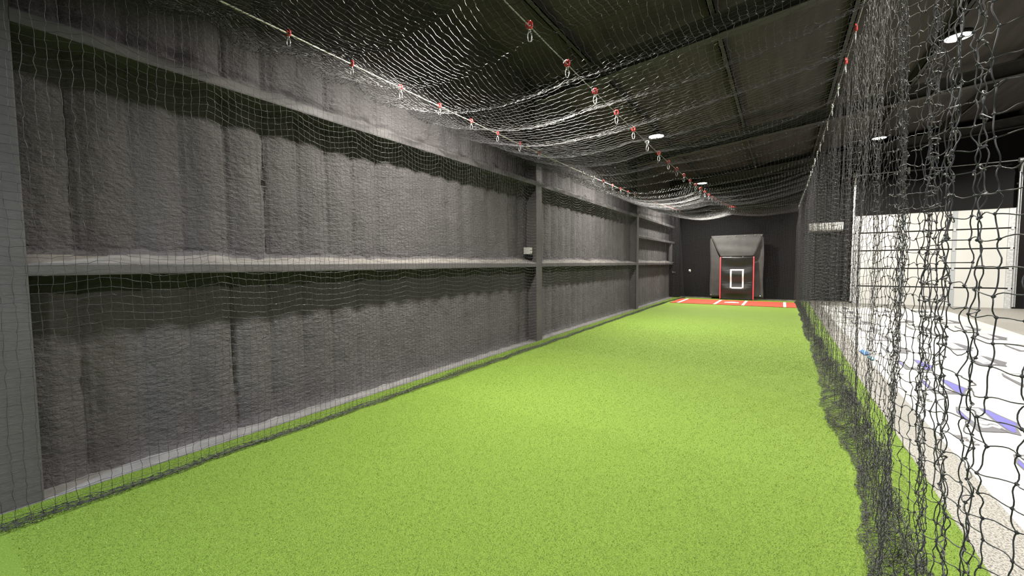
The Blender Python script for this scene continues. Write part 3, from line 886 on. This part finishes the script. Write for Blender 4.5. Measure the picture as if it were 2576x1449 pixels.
def right_net():
    pl = right_plan()
    n = len(pl)
    nrow = 66
    S_, Vr = np.meshgrid(np.arange(n) * CELL, np.arange(nrow), indexing='ij')
    PX = np.broadcast_to(pl[:, 0][:, None], S_.shape); PY = np.broadcast_to(pl[:, 1][:, None], S_.shape)
    t = Vr / (nrow - 1)
    top = z_right(PY) - 0.10 - 0.07 * scallop(PY)
    Z = top + (0.16 - top) * t
    # gathered to the cable at the top, folds wander on the way down
    k = np.clip(t * 4.0, 0, 1); k = k * k * (3 - 2 * k)
    near = np.clip((4.5 - PY) / 2.5, 0, 1)
    X = XRt * (1 - k) + PX * k
    X += (0.03 + 0.02 * near) * fbm(S_ * 1.6, Z * 0.7, 2) * np.clip(t * 3, 0, 1)
    Yv = PY + 0.03 * fbm(S_ * 1.4 + 31, Z * 0.8 + 3, 2) * (0.4 + near * 0.6)
    X += 0.010 * near * fbm(S_ * 6, Z * 2.5, 2); Yv = Yv + 0.012 * near * fbm(S_ * 6 + 8, Z * 2.5, 2)
    # leaning outwards a little towards the floor
    Z += 0.02 * fbm(S_ * 1.1, t * 4, 2) * np.sin(np.pi * t)
    G = jit(np.stack([X, Yv, Z], -1), 0.0032)
    acc = NetAcc(); acc.grid(G, curl=0.075, rmul=0.86)
    # heap of slack net on the turf: gathered lengthwise and folded over itself
    hy = np.concatenate([np.arange(0.7, 5.5, 0.030), np.arange(5.5, 17.6, 0.045)])
    nr = 36
    Yg, V2 = np.meshgrid(hy, np.arange(nr), indexing='ij')
    ye = [0.7, 1.5, 2.34, 2.9, 3.43, 4.29, 5.2, 7.4, 9.5, 13.5, 17.6]
    xe = np.interp(Yg, ye, [0.27, 0.29, 0.35, 0.43, 0.465, 0.385, 0.365, 0.425, 0.415, 0.42, 0.42])
    we = np.interp(Yg, ye, [0.20, 0.20, 0.20, 0.15, 0.14, 0.25, 0.27, 0.17, 0.15, 0.13, 0.12])
    he = np.interp(Yg, ye, [0.14, 0.15, 0.16, 0.15, 0.14, 0.18, 0.16, 0.14, 0.12, 0.12, 0.12])
    SY = Yg * 1.9
    N1 = lambda a_, b_, o_=2: fbm(SY * a_ + o_ * 13.7, V2 * b_ + o_ * 5.9, 2)
    xe = xe + 0.05 * fbm(Yg * 1.6, 0 * Yg + 3, 2)
    rr = 0.5 + 0.46 * np.sin(V2 * 0.25 + 5.0 * fbm(Yg * 1.1, 0 * Yg + 71, 2) + 1.2 * N1(2.0, 0.2, 1))
    Xh = xe + we * rr + 0.045 * N1(4.0, 0.5, 2) + 0.020 * N1(12, 0.9, 3)
    Zh = 0.016 + he * np.clip(rr, 0, 1) ** 1.2 * np.clip(0.55 + 1.5 * N1(3.0, 0.25, 4), 0.05, 1) + 0.015 * np.abs(N1(9, 0.7, 5))
    Yh = Yg + 0.06 * N1(3.0, 0.35, 6) + 0.03 * N1(10, 0.8, 7)
    acc.grid(jit(np.stack([Xh, Yh, Zh], -1), 0.004), curl=0.12, rmul=0.82)
    return acc.build('right_net_panel', None, 'pleated side net heaped on the turf along the open floor')

for fn in (left_net, back_net, roof_net, right_net):
    o = fn()
    o.parent = net
    o.matrix_parent_inverse = Matrix.Translation((-NOFF[0], -NOFF[1], -NOFF[2]))

# ------------------------------------------------------------------ cables and clips
def cable(xc, zf, r, mt, label, x_to=None):
    ys = np.linspace(-1.5, 17.85, 90)
    path = np.stack([np.full_like(ys, xc), ys, zf(ys)], -1)
    # mild sag between clips
    path[:, 2] -= 0.004 * scallop(ys)
    V, F = tube_arrays(path, r, 6)
    tag(obj_np('suspension_cable', V, F, mt), label, 'cable', 'suspension cables of the cage')
cable(XL, z_left, 0.0068, M['cable'], 'pale wire rope running along the foam wall side of the cage')
cable(XM, z_mid, 0.0042, M['cable_thin'], 'thin grey wire rope down the middle of the cage roof')
cable(XRt, z_right, 0.0035, M['cable_thin'], 'thin wire rope carrying the side net by the open floor')
ysx = np.linspace(XL, XRt, 30)
V, F = tube_arrays(np.stack([ysx, np.full(30, 17.78), 3.45 - 0.03 * np.sin(np.pi * (ysx - XL) / 3.9)], -1), 0.004, 6)
tag(obj_np('suspension_cable', V, F, M['cable_thin']), 'cross wire rope at the top of the far end net', 'cable', 'suspension cables of the cage')

def clip_meshes():
    # red hook: a fat plastic ring with a nose; y along the cable is its thin direction's normal
    a = np.linspace(0, 2 * np.pi, 14, endpoint=False)
    ring = np.stack([0.0165 * np.cos(a), 0 * a, 0.023 * np.sin(a)], -1)
    V1, F1 = tube_arrays(ring, 0.0105, 6, closed=True)
    V2, F2 = tube_arrays([(-0.014, 0, 0.012), (-0.026, 0, 0.010), (-0.030, 0, 0.002)], [0.007, 0.006, 0.004], 6)
    red = np_mesh('hook', *merge([(V1, F1), (V2, F2)]))
    # silver snap: swivel eye and two bowed legs
    e = np.stack([0.009 * np.cos(a), 0 * a, -0.036 + 0.009 * np.sin(a)], -1)
    legs = []
    for s in (-1, 1):
        legs.append(tube_arrays([(0.002 * s, 0, -0.044), (0.012 * s, 0, -0.058), (0.0155 * s, 0, -0.080), (0.012 * s, 0, -0.104), (0.004 * s, 0, -0.116)], 0.0042, 6))
    sil = np_mesh('snap', *merge([tube_arrays(e, 0.0045, 6, closed=True)] + legs))
    return red, sil
red_me, sil_me = clip_meshes()
red2 = red_me.copy(); red2.name = 'hook_plain'
red_me.materials.append(M['red']); sil_me.materials.append(M['silver']); red2.materials.append(M['silver'])
ORD = ['first', 'second', 'third', 'fourth', 'fifth', 'sixth', 'seventh', 'eighth', 'ninth', 'tenth', 'eleventh', 'twelfth', 'thirteenth', 'fourteenth', 'fifteenth', 'sixteenth',
       'seventeenth', 'eighteenth', 'nineteenth', 'twentieth', 'twenty-first', 'twenty-second', 'twenty-third', 'twenty-fourth', 'twenty-fifth', 'twenty-sixth', 'twenty-seventh']
for xc, zf, nm, k0, plain in ((XL, z_left, 'the cable by the foam wall', 0, range(8, 12)), (XM, z_mid, 'the middle roof cable', 1, (5,)), (XRt, z_right, 'the right side cable', 4, range(2, 40))):
    n = 0
    k = k0
    while CLIP0 + CLIPD * k < 17.6:
        y = CLIP0 + CLIPD * k
        p = n in plain
        t = empty('net_clip', (xc, y, float(zf(np.float64(y))) + 0.006), rz=random.uniform(0.2, 0.9) if xc < 0 else random.uniform(1.2, 1.5))
        tag(t, ('plain silver snap clip' if p else 'red and silver snap clip') + ', ' + ORD[n] + ' from the viewer on ' + nm, 'clip', 'snap clips holding up the net')
        link(bpy.data.objects.new('hook', red2 if p else red_me), t)
        link(bpy.data.objects.new('snap', sil_me), t)
        n += 1; k += 1
